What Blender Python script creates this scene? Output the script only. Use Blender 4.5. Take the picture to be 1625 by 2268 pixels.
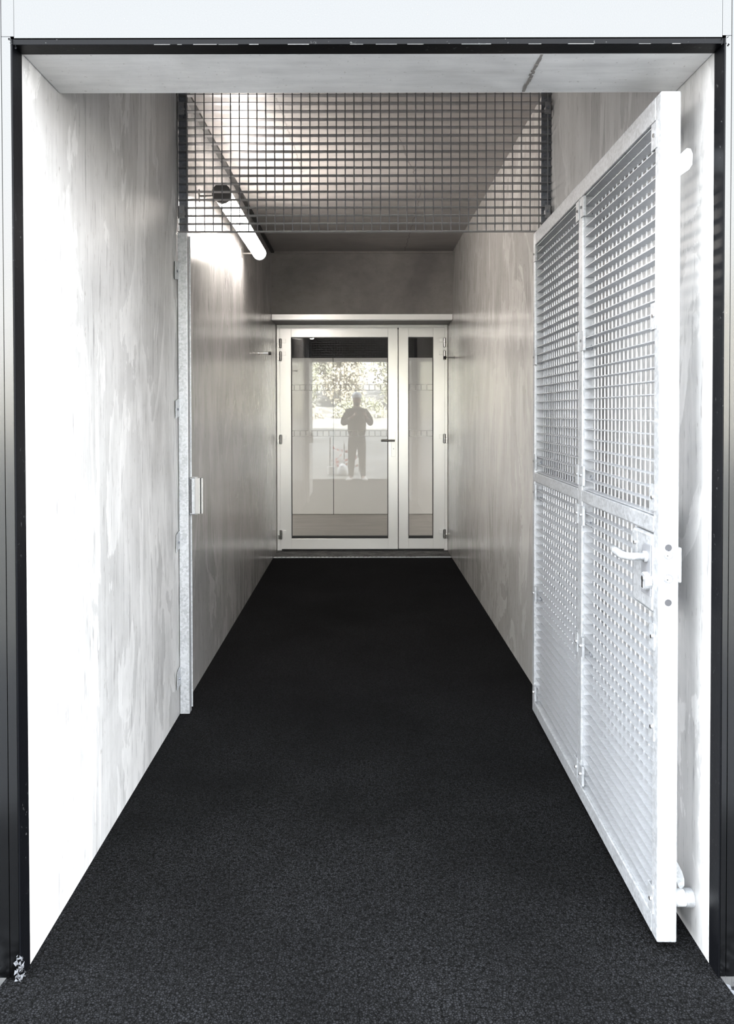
import bpy, math, random
from math import sin, cos, pi, radians
from mathutils import Vector, Matrix, Euler
for o in list(bpy.data.objects): bpy.data.objects.remove(o)
random.seed(7)
C = bpy.context.scene.collection
S = bpy.context.scene
# ------------------------------------------------------------------ camera
cam = bpy.data.cameras.new('camera'); co = bpy.data.objects.new('camera', cam); C.objects.link(co)
F_PX = 1720.0
cam.sensor_fit = 'VERTICAL'; cam.sensor_height = 36.0; cam.sensor_width = 36.0 * 1625 / 2268
cam.lens = F_PX / 2268 * 36.0
PITCH = 1.0
co.location = (0, 0, 1.38)
co.rotation_euler = Euler((radians(90 - PITCH), radians(0.10), 0), 'XYZ')
cam.shift_x = (812.5 - 797) / 2268
cam.shift_y = -(1134 - (914 + F_PX * math.tan(radians(PITCH)))) / 2268
cam.clip_start = 0.05; cam.clip_end = 500
S.camera = co
# ------------------------------------------------------------------ exposure
S.view_settings.view_transform = 'Standard'; S.view_settings.look = 'None'
S.view_settings.gamma = 1.0; S.view_settings.use_curve_mapping = False
S.view_settings.exposure = 0.6
# ------------------------------------------------------------------ world: bright hazy sky
W = bpy.data.worlds.new('sky'); S.world = W; W.use_nodes = True
nt = W.node_tree; nt.nodes.clear()
wo = nt.nodes.new('ShaderNodeOutputWorld'); bg = nt.nodes.new('ShaderNodeBackground')
tc = nt.nodes.new('ShaderNodeTexCoord'); sx = nt.nodes.new('ShaderNodeSeparateXYZ')
rp = nt.nodes.new('ShaderNodeValToRGB')
rp.color_ramp.elements[0].position = 0.0; rp.color_ramp.elements[0].color = (1.0, 1.0, 1.0, 1)
rp.color_ramp.elements[1].position = 0.8; rp.color_ramp.elements[1].color = (0.84, 0.92, 1.0, 1)
nt.links.new(tc.outputs['Generated'], sx.inputs[0]); nt.links.new(sx.outputs['Z'], rp.inputs[0])
nt.links.new(rp.outputs[0], bg.inputs[0]); bg.inputs[1].default_value = 8.5
nt.links.new(bg.outputs[0], wo.inputs[0])
# ------------------------------------------------------------------ sun, standing behind the building
sl = bpy.data.lights.new('sun', 'SUN'); so = bpy.data.objects.new('sun', sl); C.objects.link(so)
sl.energy = 68; sl.angle = radians(1.0); sl.color = (1.0, 0.965, 0.91)
so.location = (6, 20, 20)
so.rotation_euler = Vector((-0.28, -1.0, -0.66)).to_track_quat('-Z', 'Y').to_euler()

# ================================================================== materials
def newmat(name):
    m = bpy.data.materials.new(name); m.use_nodes = True
    n = m.node_tree; b = n.nodes['Principled BSDF']
    return m, n, b
def plain(name, col, rough=0.5, metal=0.0, emit=None, estr=0, spec=None):
    m, n, b = newmat(name)
    b.inputs['Base Color'].default_value = (*col, 1); b.inputs['Roughness'].default_value = rough
    b.inputs['Metallic'].default_value = metal
    if spec is not None: b.inputs['Specular IOR Level'].default_value = spec
    if emit: b.inputs['Emission Color'].default_value = (*emit, 1); b.inputs['Emission Strength'].default_value = estr
    return m
def nd(n, t, **k):
    x = n.nodes.new(t)
    for a, v in k.items(): setattr(x, a, v)
    return x
def noise(n, vec, scale, detail=4, rough=0.55, dist=0.0):
    x = nd(n, 'ShaderNodeTexNoise'); x.inputs['Scale'].default_value = scale
    x.inputs['Detail'].default_value = detail; x.inputs['Roughness'].default_value = rough
    x.inputs['Distortion'].default_value = dist
    n.links.new(vec, x.inputs['Vector']); return x
def mapping(n, scale, rot=(0, 0, 0), coord='Object'):
    t = nd(n, 'ShaderNodeTexCoord'); m = nd(n, 'ShaderNodeMapping')
    m.inputs['Scale'].default_value = scale; m.inputs['Rotation'].default_value = rot
    n.links.new(t.outputs[coord], m.inputs['Vector']); return m.outputs[0]
def ramp(n, fac, stops):
    r = nd(n, 'ShaderNodeValToRGB'); e = r.color_ramp.elements
    while len(e) < len(stops): e.new(0.5)
    for i, (p, c) in enumerate(stops):
        e[i].position = p; e[i].color = (*c, 1) if len(c) == 3 else c
    n.links.new(fac, r.inputs[0]); return r.outputs[0]
def mixc(n, fac, a, b, mode='MIX'):
    x = nd(n, 'ShaderNodeMix', data_type='RGBA', blend_type=mode)
    for s, v in ((x.inputs[0], fac), (x.inputs[6], a), (x.inputs[7], b)):
        if isinstance(v, (int, float)): s.default_value = v
        elif isinstance(v, tuple): s.default_value = (*v, 1)
        else: n.links.new(v, s)
    return x.outputs[2]
def bump(n, h, strength, dist, b, prev=None):
    x = nd(n, 'ShaderNodeBump'); x.inputs['Strength'].default_value = strength
    x.inputs['Distance'].default_value = dist; n.links.new(h, x.inputs['Height'])
    if prev: n.links.new(prev, x.inputs['Normal'])
    n.links.new(x.outputs[0], b.inputs['Normal']); return x.outputs[0]
def mathn(n, op, a, b=None, c=None):
    x = nd(n, 'ShaderNodeMath', operation=op)
    for i, v in enumerate((a, b, c)):
        if v is None: continue
        if isinstance(v, (int, float)): x.inputs[i].default_value = v
        else: n.links.new(v, x.inputs[i])
    return x.outputs[0]

def concrete(name, base, streak=(14, 14, 0.9), rough=(0.22, 0.42), blot=0.25, spec=0.5, cracks=(), stains=False):
    m, n, b = newmat(name)
    v1 = mapping(n, streak); v2 = mapping(n, (1, 1, 1))
    n1 = noise(n, v1, 3.0, 6, 0.65); n2 = noise(n, v2, 1.3, 5, 0.6, 0.6); n3 = noise(n, v2, 55, 3)
    v4 = mapping(n, (1, 1, 0.25)); n4 = noise(n, v4, 90, 2)
    d = tuple(c * 0.86 for c in base); l = tuple(min(1, c * 1.08) for c in base)
    c1 = ramp(n, n1.outputs[0], [(0.3, d), (0.55, base), (0.75, l)])
    c2 = ramp(n, n2.outputs[0], [(0.3, (1 - blot,) * 3), (0.6, (1, 1, 1))])
    c = mixc(n, 1.0, c1, c2, 'MULTIPLY')
    pit = ramp(n, n4.outputs[0], [(0.27, (0.62, 0.6, 0.58)), (0.33, (1, 1, 1))])
    c = mixc(n, 0.8, c, pit, 'MULTIPLY')
    if stains:                                   # pale lime runs with soft ragged edges
        vs_ = mapping(n, (1, 1.0, 0.42)); s1 = noise(n, vs_, 1.9, 8, 0.6, 1.6); s2 = noise(n, mapping(n, (1, 1, 0.3)), 5.0, 4, 0.6)
        f = mathn(n, 'MULTIPLY', ramp(n, s1.outputs[0], [(0.50, (0, 0, 0)), (0.512, (0.9, 0.9, 0.9)), (0.66, (0, 0, 0))]), s2.outputs[0])
        c = mixc(n, mathn(n, 'MULTIPLY', f, 0.9), c, tuple(min(1, q * 1.45) for q in base))
        dk = noise(n, mapping(n, (22, 22, 2.2)), 2.4, 3, 0.7)
        c = mixc(n, 0.55, c, mixc(n, 1.0, c, ramp(n, dk.outputs[0], [(0.31, (0.35,) * 3), (0.42, (1, 1, 1))]), 'MULTIPLY'))
    if cracks:
        t = nd(n, 'ShaderNodeTexCoord'); s = nd(n, 'ShaderNodeSeparateXYZ'); n.links.new(t.outputs['Object'], s.inputs[0])
        wob = noise(n, v2, 9, 4)
        for (x0, y0, x1, y1, w) in cracks:          # hairline from (x0,y0) to (x1,y1) in plan
            dx, dy = x1 - x0, y1 - y0; L = math.hypot(dx, dy)
            px = mathn(n, 'SUBTRACT', s.outputs[0], x0); py = mathn(n, 'SUBTRACT', s.outputs[1], y0)
            al = mathn(n, 'ADD', mathn(n, 'MULTIPLY', px, dx / L), mathn(n, 'MULTIPLY', py, dy / L))
            ac = mathn(n, 'ADD', mathn(n, 'MULTIPLY', px, -dy / L), mathn(n, 'MULTIPLY', py, dx / L))
            ac = mathn(n, 'ADD', ac, mathn(n, 'MULTIPLY', mathn(n, 'SUBTRACT', wob.outputs[0], 0.5), 0.05))
            on = mathn(n, 'LESS_THAN', mathn(n, 'ABSOLUTE', ac), w)
            on = mathn(n, 'MULTIPLY', on, mathn(n, 'GREATER_THAN', al, 0.0))
            on = mathn(n, 'MULTIPLY', on, mathn(n, 'LESS_THAN', al, L))
            c = mixc(n, mathn(n, 'MULTIPLY', on, 0.6), c, (0.08, 0.075, 0.07))
    n.links.new(c, b.inputs['Base Color'])
    r = nd(n, 'ShaderNodeMapRange'); r.inputs[3].default_value = rough[0]; r.inputs[4].default_value = rough[1]
    n.links.new(n1.outputs[0], r.inputs[0]); n.links.new(r.outputs[0], b.inputs['Roughness'])
    b.inputs['Specular IOR Level'].default_value = spec
    p = bump(n, n1.outputs[0], 0.07, 0.008, b); bump(n, n3.outputs[0], 0.08, 0.003, b, p)
    return m

def galvanised(name, base=(0.47, 0.482, 0.50), rough=0.42, metal=0.45, spangle=0.22):
    m, n, b = newmat(name)
    v = mapping(n, (1, 1, 1)); vo = nd(n, 'ShaderNodeTexVoronoi'); vo.inputs['Scale'].default_value = 120
    n.links.new(v, vo.inputs['Vector'])
    nn = noise(n, v, 14, 5, 0.65, 0.8)
    bw = nd(n, 'ShaderNodeRGBToBW'); n.links.new(vo.outputs['Color'], bw.inputs[0])
    f = mathn(n, 'ADD', mathn(n, 'MULTIPLY', bw.outputs[0], 0.45), mathn(n, 'MULTIPLY', nn.outputs[0], 0.55))
    lo = tuple(c * (1 - spangle) for c in base); hi = tuple(min(1, c * (1 + spangle * 0.5)) for c in base)
    c = ramp(n, f, [(0.3, lo), (0.65, hi)]); n.links.new(c, b.inputs['Base Color'])
    b.inputs['Metallic'].default_value = metal
    rr = nd(n, 'ShaderNodeMapRange'); rr.inputs[3].default_value = rough - 0.1; rr.inputs[4].default_value = rough + 0.12
    n.links.new(f, rr.inputs[0]); n.links.new(rr.outputs[0], b.inputs['Roughness'])
    return m

M = {}
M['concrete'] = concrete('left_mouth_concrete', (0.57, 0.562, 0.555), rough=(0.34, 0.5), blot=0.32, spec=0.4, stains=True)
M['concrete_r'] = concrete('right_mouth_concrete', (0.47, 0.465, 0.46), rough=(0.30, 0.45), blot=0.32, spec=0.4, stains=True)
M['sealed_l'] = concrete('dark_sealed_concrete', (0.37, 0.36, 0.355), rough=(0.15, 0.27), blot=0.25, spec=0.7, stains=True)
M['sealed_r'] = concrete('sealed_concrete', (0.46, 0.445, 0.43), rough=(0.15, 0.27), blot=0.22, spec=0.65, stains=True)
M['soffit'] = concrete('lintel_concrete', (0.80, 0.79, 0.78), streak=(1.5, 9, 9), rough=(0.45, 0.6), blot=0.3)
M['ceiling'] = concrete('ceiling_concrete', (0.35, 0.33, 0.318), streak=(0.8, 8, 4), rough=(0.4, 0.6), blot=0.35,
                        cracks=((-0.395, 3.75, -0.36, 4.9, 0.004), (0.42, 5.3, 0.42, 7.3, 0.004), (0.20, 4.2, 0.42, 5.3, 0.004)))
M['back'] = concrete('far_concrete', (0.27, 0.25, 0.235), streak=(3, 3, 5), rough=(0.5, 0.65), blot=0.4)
M['galv'] = galvanised('galvanised_steel')
M['galv_bar'] = galvanised('galvanised_bars', (0.47, 0.48, 0.50), 0.4, 0.4, 0.12)
M['galv_dark'] = galvanised('weathered_zinc', (0.24, 0.25, 0.28), 0.5, 0.6, 0.3)
M['grate'] = galvanised('dull_zinc_bars', (0.30, 0.30, 0.31), 0.38, 0.7, 0.15)
M['black_hole'] = plain('dark_recess', (0.05, 0.05, 0.055), 0.7)
M['white_frame'] = plain('white_lacquer', (0.95, 0.945, 0.935), 0.27, 0.45, spec=1.0)
M['fascia_white'] = plain('white_fascia_paint', (0.95, 0.935, 0.92), 0.30, 0.45, spec=1.0)
M['gasket'] = plain('black_gasket', (0.012, 0.012, 0.012), 0.5)
M['satin'] = plain('satin_zinc', (0.24, 0.245, 0.26), 0.5, 0.2)
M['steel'] = plain('brushed_steel', (0.62, 0.61, 0.60), 0.22, 1.0)
M['rubber'] = plain('black_rubber', (0.01, 0.01, 0.01), 0.45)
M['grey_rubber'] = plain('pale_grey_rubber', (0.62, 0.63, 0.64), 0.5)
M['lamp_cap'] = plain('lamp_cap_plastic', (0.10, 0.095, 0.09), 0.5)
M['tube'] = plain('lit_diffuser', (0.9, 0.9, 0.9), 0.4, 0, (1.0, 0.93, 0.86), 46.0)
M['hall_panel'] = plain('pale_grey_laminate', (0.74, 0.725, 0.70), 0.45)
M['hall_dark'] = plain('near_black_hall', (0.006, 0.0055, 0.005), 0.8)  # near-black tone of the hall ceiling, back and front walls
M['hall_fill'] = plain('hall_fill_glow', (0.9, 0.9, 0.9), 0.4, 0, (1, 0.97, 0.93), 3.6)  # glow of the panels added low on the hall side walls
def _hallfloor():
    m, n, b = newmat('hall_floor_screed'); v = mapping(n, (1, 3, 1)); a = noise(n, v, 2.2, 5)
    n.links.new(ramp(n, a.outputs[0], [(0.3, (0.42, 0.39, 0.355)), (0.7, (0.52, 0.485, 0.45))]), b.inputs['Base Color'])
    b.inputs['Roughness'].default_value = 0.5; return m
M['hall_floor'] = _hallfloor()
def _clad():                                        # satin anodised sheet: mirrors sky above, ground below
    m, n, b = newmat('satin_metal_cladding'); v = mapping(n, (1, 1, 1)); a = noise(n, v, 6, 4); s = noise(n, v, 420, 2)
    c = ramp(n, s.outputs[0], [(0.30, (0.073, 0.0730, 0.0725)), (0.74, (0.078, 0.078, 0.0775)), (0.79, (0.25, 0.25, 0.25))])
    n.links.new(c, b.inputs['Base Color']); b.inputs['Metallic'].default_value = 1.0
    r = nd(n, 'ShaderNodeMapRange'); r.inputs[3].default_value = 0.15; r.inputs[4].default_value = 0.20
    n.links.new(a.outputs[0], r.inputs[0]); n.links.new(r.outputs[0], b.inputs['Roughness']); return m
M['clad'] = _clad()
def _blacktrim():
    m, n, b = newmat('black_lacquered_trim'); v = mapping(n, (1, 1, 1)); a = noise(n, v, 70, 5, 0.7)
    v2 = mapping(n, (1, 1, 0.5)); a2 = noise(n, v2, 5, 3)
    spk = mathn(n, 'MULTIPLY', mathn(n, 'GREATER_THAN', a.outputs[0], 0.64), mathn(n, 'GREATER_THAN', a2.outputs[0], 0.52))
    c = mixc(n, mathn(n, 'MULTIPLY', spk, 0.5), (0.003, 0.0032, 0.004), (0.10, 0.10, 0.10))
    n.links.new(c, b.inputs['Base Color']); b.inputs['Roughness'].default_value = 0.32
    b.inputs['Specular IOR Level'].default_value = 0.07
    bump(n, a.outputs[0], 0.15, 0.002, b); return m
M['black'] = _blacktrim()
M['scratch'] = plain('scraped_edge_zinc', (0.2, 0.2, 0.2), 0.5)
def _asphalt():
    m, n, b = newmat('black_asphalt'); v = mapping(n, (1, 1, 1))
    wn = noise(n, v, 60, 2); off = nd(n, 'ShaderNodeVectorMath', operation='MULTIPLY_ADD')
    n.links.new(wn.outputs['Color'], off.inputs[0]); off.inputs[1].default_value = (0.008,) * 3; n.links.new(v, off.inputs[2])
    vo = nd(n, 'ShaderNodeTexVoronoi', feature='DISTANCE_TO_EDGE'); vo.inputs['Scale'].default_value = 150
    n.links.new(off.outputs[0], vo.inputs['Vector'])
    vc = nd(n, 'ShaderNodeTexVoronoi'); vc.inputs['Scale'].default_value = 150; n.links.new(off.outputs[0], vc.inputs['Vector'])
    big = noise(n, v, 1.6, 5, 0.6); pit = noise(n, v, 110, 4, 0.7)
    edge = ramp(n, vo.outputs['Distance'], [(0.05, (0, 0, 0)), (0.20, (1, 1, 1))])
    stone = ramp(n, vc.outputs['Color'], [(0.15, (0.006, 0.006, 0.0063)), (0.45, (0.0115, 0.0115, 0.0125)), (1.0, (0.0145, 0.0145, 0.016))])
    c = mixc(n, edge, (0.0015, 0.0015, 0.0015), stone)
    c = mixc(n, 1.0, c, ramp(n, big.outputs[0], [(0.3, (0.5,) * 3), (0.6, (1.15,) * 3)]), 'MULTIPLY')
    c = mixc(n, 1.0, c, ramp(n, pit.outputs[0], [(0.40, (0.08,) * 3), (0.50, (1,) * 3)]), 'MULTIPLY')
    n.links.new(c, b.inputs['Base Color']); b.inputs['Roughness'].default_value = 0.95
    b.inputs['Specular IOR Level'].default_value = 0.07
    bump(n, edge, 0.3, 0.003, b); return m
M['asphalt'] = _asphalt()
def _threshold():
    m, n, b = newmat('worn_threshold'); v = mapping(n, (1, 2, 1)); a = noise(n, v, 7, 6, 0.7); g = noise(n, v, 80, 3, 0.7)
    c = ramp(n, a.outputs[0], [(0.35, (0.02, 0.02, 0.02)), (0.62, (0.16, 0.155, 0.15))])
    c = mixc(n, 1.0, c, ramp(n, g.outputs[0], [(0.35, (0.4,) * 3), (0.6, (1.1,) * 3)]), 'MULTIPLY')
    n.links.new(c, b.inputs['Base Color']); b.inputs['Roughness'].default_value = 0.8; return m
M['threshold'] = _threshold()
def _ground():
    m, n, b = newmat('rough_grass'); v = mapping(n, (1, 1, 1)); a = noise(n, v, 0.8, 6, 0.65); g = noise(n, v, 22, 5, 0.7)
    c = ramp(n, g.outputs[0], [(0.35, (0.10, 0.10, 0.09)), (0.5, (0.24, 0.235, 0.215)), (0.65, (0.44, 0.435, 0.42))])
    c = mixc(n, 0.6, c, ramp(n, a.outputs[0], [(0.35, (0.20, 0.20, 0.18)), (0.65, (0.46, 0.45, 0.43))]))
    n.links.new(c, b.inputs['Base Color']); b.inputs['Roughness'].default_value = 0.9
    bump(n, g.outputs[0], 0.8, 0.05, b); return m
M['ground'] = _ground()
M['gravel'] = plain('pale_gravel', (0.09, 0.092, 0.10), 0.8)
def _leaf(name, a, c2):
    m, n, b = newmat(name); v = mapping(n, (1, 1, 1)); x = noise(n, v, 1.7, 3)
    n.links.new(ramp(n, x.outputs[0], [(0.35, a), (0.65, c2)]), b.inputs['Base Color'])
    b.inputs['Roughness'].default_value = 0.6; return m
M['leaf'] = _leaf('pale_leaves', (0.27, 0.29, 0.20), (0.50, 0.49, 0.40))
M['leaf2'] = _leaf('dry_leaves', (0.34, 0.32, 0.25), (0.56, 0.53, 0.46))
M['bark'] = plain('bark', (0.12, 0.09, 0.06), 0.9)
def _glass():
    m, n, b = newmat('door_glass'); out = n.nodes['Material Output']; n.nodes.remove(b)
    t = nd(n, 'ShaderNodeBsdfTransparent'); t.inputs[0].default_value = (0.96, 0.965, 0.96, 1)
    g = nd(n, 'ShaderNodeBsdfGlossy'); g.inputs['Roughness'].default_value = 0.0; g.inputs[0].default_value = (1, 1, 1, 1)
    f = nd(n, 'ShaderNodeFresnel'); f.inputs[0].default_value = 1.62
    x = nd(n, 'ShaderNodeMixShader'); n.links.new(f.outputs[0], x.inputs[0]); n.links.new(t.outputs[0], x.inputs[1])
    n.links.new(g.outputs[0], x.inputs[2]); n.links.new(x.outputs[0], out.inputs[0]); return m
M['glass'] = _glass()
def _frost():
    m, n, b = newmat('frosted_film'); out = n.nodes['Material Output']
    b.inputs['Base Color'].default_value = (0.85, 0.85, 0.84, 1); b.inputs['Roughness'].default_value = 0.8
    t = nd(n, 'ShaderNodeBsdfTransparent'); x = nd(n, 'ShaderNodeMixShader'); x.inputs[0].default_value = 0.2
    n.links.new(t.outputs[0], x.inputs[1]); n.links.new(b.outputs[0], x.inputs[2]); n.links.new(x.outputs[0], out.inputs[0]); return m
M['frost'] = _frost()
M['skin'] = plain('skin', (0.50, 0.32, 0.25), 0.5)
M['jacket'] = plain('dark_grey_jacket', (0.030, 0.028, 0.028), 0.8)
M['trousers'] = plain('grey_trousers', (0.055, 0.052, 0.05), 0.85)
M['shoe'] = plain('white_shoe_leather', (0.75, 0.74, 0.72), 0.5)
M['cap'] = plain('pale_grey_cap', (0.85, 0.87, 0.92), 0.8)
M['cap_dark'] = plain('cap_brim', (0.06, 0.055, 0.05), 0.8)
M['beard'] = plain('dark_hair', (0.03, 0.022, 0.018), 0.8)
M['phone'] = plain('phone_shell', (0.05, 0.05, 0.055), 0.3)
M['white_plastic'] = plain('white_plastic', (0.8, 0.8, 0.8), 0.5)
M['tape_red'] = plain('red_tape', (0.6, 0.12, 0.08), 0.5)
M['wood'] = plain('grey_stake_wood', (0.12, 0.11, 0.10), 0.8)

# ================================================================== geometry helpers
class MB:
    def __init__(s): s.v = []; s.f = []; s.m = []
    def add(s, vs, fs, mat=0):
        k = len(s.v); s.v += [tuple(p) for p in vs]; s.f += [tuple(i + k for i in f) for f in fs]; s.m += [mat] * len(fs); return s
    def box(s, x0, x1, y0, y1, z0, z1, mat=0):
        return s.add([(x0, y0, z0), (x1, y0, z0), (x1, y1, z0), (x0, y1, z0), (x0, y0, z1), (x1, y0, z1), (x1, y1, z1), (x0, y1, z1)],
                     [(0, 3, 2, 1), (4, 5, 6, 7), (0, 1, 5, 4), (1, 2, 6, 5), (2, 3, 7, 6), (3, 0, 4, 7)], mat)
    def tube(s, pts, r, n=12, cap=True, mat=0):
        pts = [Vector(p) for p in pts]; rs = r if isinstance(r, (list, tuple)) else [r] * len(pts)
        k = len(s.v)
        up = None
        for i, p in enumerate(pts):
            d = (pts[min(i + 1, len(pts) - 1)] - pts[max(i - 1, 0)])
            d = d.normalized() if d.length > 1e-9 else Vector((0, 0, 1))
            if up is None: up = Vector((0, 0, 1)) if abs(d.z) < 0.9 else Vector((1, 0, 0))
            a = d.cross(up).normalized(); b = a.cross(d).normalized(); up = b
            for j in range(n):
                t = 2 * pi * j / n; s.v.append(tuple(p + rs[i] * (cos(t) * a + sin(t) * b)))
        for i in range(len(pts) - 1):
            for j in range(n):
                s.f.append((k + i * n + j, k + i * n + (j + 1) % n, k + (i + 1) * n + (j + 1) % n, k + (i + 1) * n + j)); s.m.append(mat)
        if cap:
            s.f.append(tuple(k + j for j in range(n))[::-1]); s.m.append(mat)
            e = k + (len(pts) - 1) * n; s.f.append(tuple(e + j for j in range(n))); s.m.append(mat)
        return s
    def prism(s, poly, axis, a0, a1, mat=0):
        def P(u, v, w): return {'x': (w, u, v), 'y': (u, w, v), 'z': (u, v, w)}[axis]
        n = len(poly)
        vs = [P(u, v, a0) for u, v in poly] + [P(u, v, a1) for u, v in poly]
        fs = [tuple(range(n))[::-1], tuple(range(n, 2 * n))] + [(i, (i + 1) % n, n + (i + 1) % n, n + i) for i in range(n)]
        return s.add(vs, fs, mat)
    def mesh(s, name, mats, smooth=False):
        me = bpy.data.meshes.new(name); me.from_pydata(s.v, [], s.f)
        for m in (mats if isinstance(mats, (list, tuple)) else [mats]): me.materials.append(m)
        me.polygons.foreach_set('material_index', s.m)
        if smooth: me.polygons.foreach_set('use_smooth', [True] * len(s.f))
        import bmesh
        bm = bmesh.new(); bm.from_mesh(me); bmesh.ops.recalc_face_normals(bm, faces=bm.faces); bm.to_mesh(me); bm.free()
        me.update(); return me
    def build(s, name, mats, parent=None, bev=0, smooth=False, loc=None):
        return put(name, s.mesh(name, mats, smooth), parent, bev, loc)
def put(name, me, parent=None, bev=0, loc=None):
    o = bpy.data.objects.new(name, me); C.objects.link(o)
    if parent: o.parent = parent
    if loc: o.location = loc
    if bev:
        b = o.modifiers.new('bevel', 'BEVEL'); b.width = bev; b.segments = 2; b.limit_method = 'ANGLE'
    return o
def empty(name, loc=(0, 0, 0), rz=0):
    o = bpy.data.objects.new(name, None); C.objects.link(o); o.location = loc; o.rotation_euler = (0, 0, rz); o.empty_display_size = 0.1; return o
def tag(o, label=None, cat=None, group=None, kind=None):
    for k, v in (('label', label), ('category', cat), ('group', group), ('kind', kind)):
        if v: o[k] = v
    return o
def struct(o, label=None):
    o['kind'] = 'structure'
    if label: o['label'] = label
    return o

# ------------------------------------------------------------------ dimensions (metres)
XL, XR = -0.828, 0.871          # corridor walls
YF, YT, YLI, YG, YB, YD = 1.869, 1.922, 2.159, 3.528, 7.30, 7.70
ZO = 2.261                      # underside of lintel
ZC = 2.890                      # ceiling

# ================================================================== setting
def pathx(y):                    # the asphalt flares a little once outside
    return max(0.0, (1.70 - y)) * 0.22
fl = MB()
ys = [7.36, 1.95, 1.90, 1.6, 1.2, 0.6, 0.0, -0.5, -0.75]
vs = []
for y in ys:
    e = 0.035 if y < 1.93 else 0.0
    l, r = XL - e - pathx(y) * 1.6, XR + e * 0.15 + pathx(y) * 0.9
    vs += [(l, y, 0), (r, y, 0), (r, y, -0.06), (l, y, -0.06)]
fs = []
for i in range(len(ys) - 1):
    a, b_ = i * 4, i * 4 + 4
    for j in range(4): fs.append((a + j, a + (j + 1) % 4, b_ + (j + 1) % 4, b_ + j))
fs += [(0, 1, 2, 3), tuple(len(vs) - 4 + j for j in (3, 2, 1, 0))]
fl.add(vs, fs); struct(fl.build('floor', M['asphalt']), 'black coarse asphalt floor of the passage')

YJ = YG + 0.02
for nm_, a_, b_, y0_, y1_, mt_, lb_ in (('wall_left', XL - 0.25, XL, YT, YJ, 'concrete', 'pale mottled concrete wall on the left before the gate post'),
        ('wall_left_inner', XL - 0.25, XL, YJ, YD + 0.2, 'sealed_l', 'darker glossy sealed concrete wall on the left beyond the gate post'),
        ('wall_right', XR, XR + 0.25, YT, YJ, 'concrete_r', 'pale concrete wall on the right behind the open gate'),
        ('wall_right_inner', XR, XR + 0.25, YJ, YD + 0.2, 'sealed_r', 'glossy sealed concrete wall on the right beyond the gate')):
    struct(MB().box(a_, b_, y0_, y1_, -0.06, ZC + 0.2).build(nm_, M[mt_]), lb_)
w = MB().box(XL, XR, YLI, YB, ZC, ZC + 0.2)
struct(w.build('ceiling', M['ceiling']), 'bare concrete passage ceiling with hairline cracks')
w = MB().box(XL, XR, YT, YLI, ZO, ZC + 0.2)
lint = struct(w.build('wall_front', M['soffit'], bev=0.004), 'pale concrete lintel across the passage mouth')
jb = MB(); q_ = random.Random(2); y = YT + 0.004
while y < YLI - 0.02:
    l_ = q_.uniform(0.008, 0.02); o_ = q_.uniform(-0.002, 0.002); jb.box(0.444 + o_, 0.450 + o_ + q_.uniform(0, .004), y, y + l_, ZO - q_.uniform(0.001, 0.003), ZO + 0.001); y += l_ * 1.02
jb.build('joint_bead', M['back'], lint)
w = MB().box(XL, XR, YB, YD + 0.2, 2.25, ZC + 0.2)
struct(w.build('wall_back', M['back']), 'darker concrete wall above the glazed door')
# thin mortar ridge where back wall meets the ceiling
struct(MB().box(XL, XR, YB - 0.012, YB, ZC - 0.022, ZC).build('trim_1', M['back']), 'thin mortar ridge under the ceiling at the far end')
# dark strip along the ceiling edge above the lamp
struct(MB().box(XL, XL + 0.028, YG + 0.1, YB, ZC - 0.016, ZC).build('trim_2', M['gasket']), 'dark strip along the left ceiling edge')
# building front mass
w = MB().box(-12, XL - 0.25, 1.93, 2.2, -0.06, 11.7).box(XR + 0.25, 12, 1.93, 2.2, -0.06, 11.7).box(XL - 0.25, XR + 0.25, 1.93, 2.2, ZC + 0.2, 11.7)
struct(w.build('wall_facade', M['back']), 'building front around the passage mouth')
# hall behind the glazed door
HX0, HX1, HY0, HY1, HZ = -2.4, 2.4, YD + 0.2, 10.75, 2.75
struct(MB().box(HX0, HX1, YD + 0.02, HY1, -0.06, 0.0).build('floor_hall', M['hall_floor']), 'grey brown screed floor behind the glazed door')
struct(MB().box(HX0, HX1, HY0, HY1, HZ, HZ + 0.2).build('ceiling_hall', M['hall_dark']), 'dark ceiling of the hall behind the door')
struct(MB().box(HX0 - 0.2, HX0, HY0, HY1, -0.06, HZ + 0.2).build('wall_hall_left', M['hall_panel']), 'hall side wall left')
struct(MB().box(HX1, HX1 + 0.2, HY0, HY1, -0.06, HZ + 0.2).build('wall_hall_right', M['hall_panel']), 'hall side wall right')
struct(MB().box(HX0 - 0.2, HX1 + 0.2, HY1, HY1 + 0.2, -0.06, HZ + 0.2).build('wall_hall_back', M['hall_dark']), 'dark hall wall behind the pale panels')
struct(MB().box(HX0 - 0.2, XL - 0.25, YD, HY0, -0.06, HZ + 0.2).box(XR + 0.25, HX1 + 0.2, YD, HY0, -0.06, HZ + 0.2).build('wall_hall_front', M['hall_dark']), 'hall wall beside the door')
hp = empty('panel_partition', (0, 10.5, 0))
tag(hp, 'pale grey full-width panelled partition seen through the door glass', 'partition')
for a, b_ in ((HX0, -0.364), (-0.358, 1.3), (1.306, HX1)):
    MB().box(a + 0.001, b_ - 0.001, 0, 0.03, 0.006, 2.12).build('panel', M['hall_panel'], hp, bev=0.002)
MB().box(HX0, HX1, 0.032, 0.06, 0.0, 2.10).build('backing', M['gasket'], hp)
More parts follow.
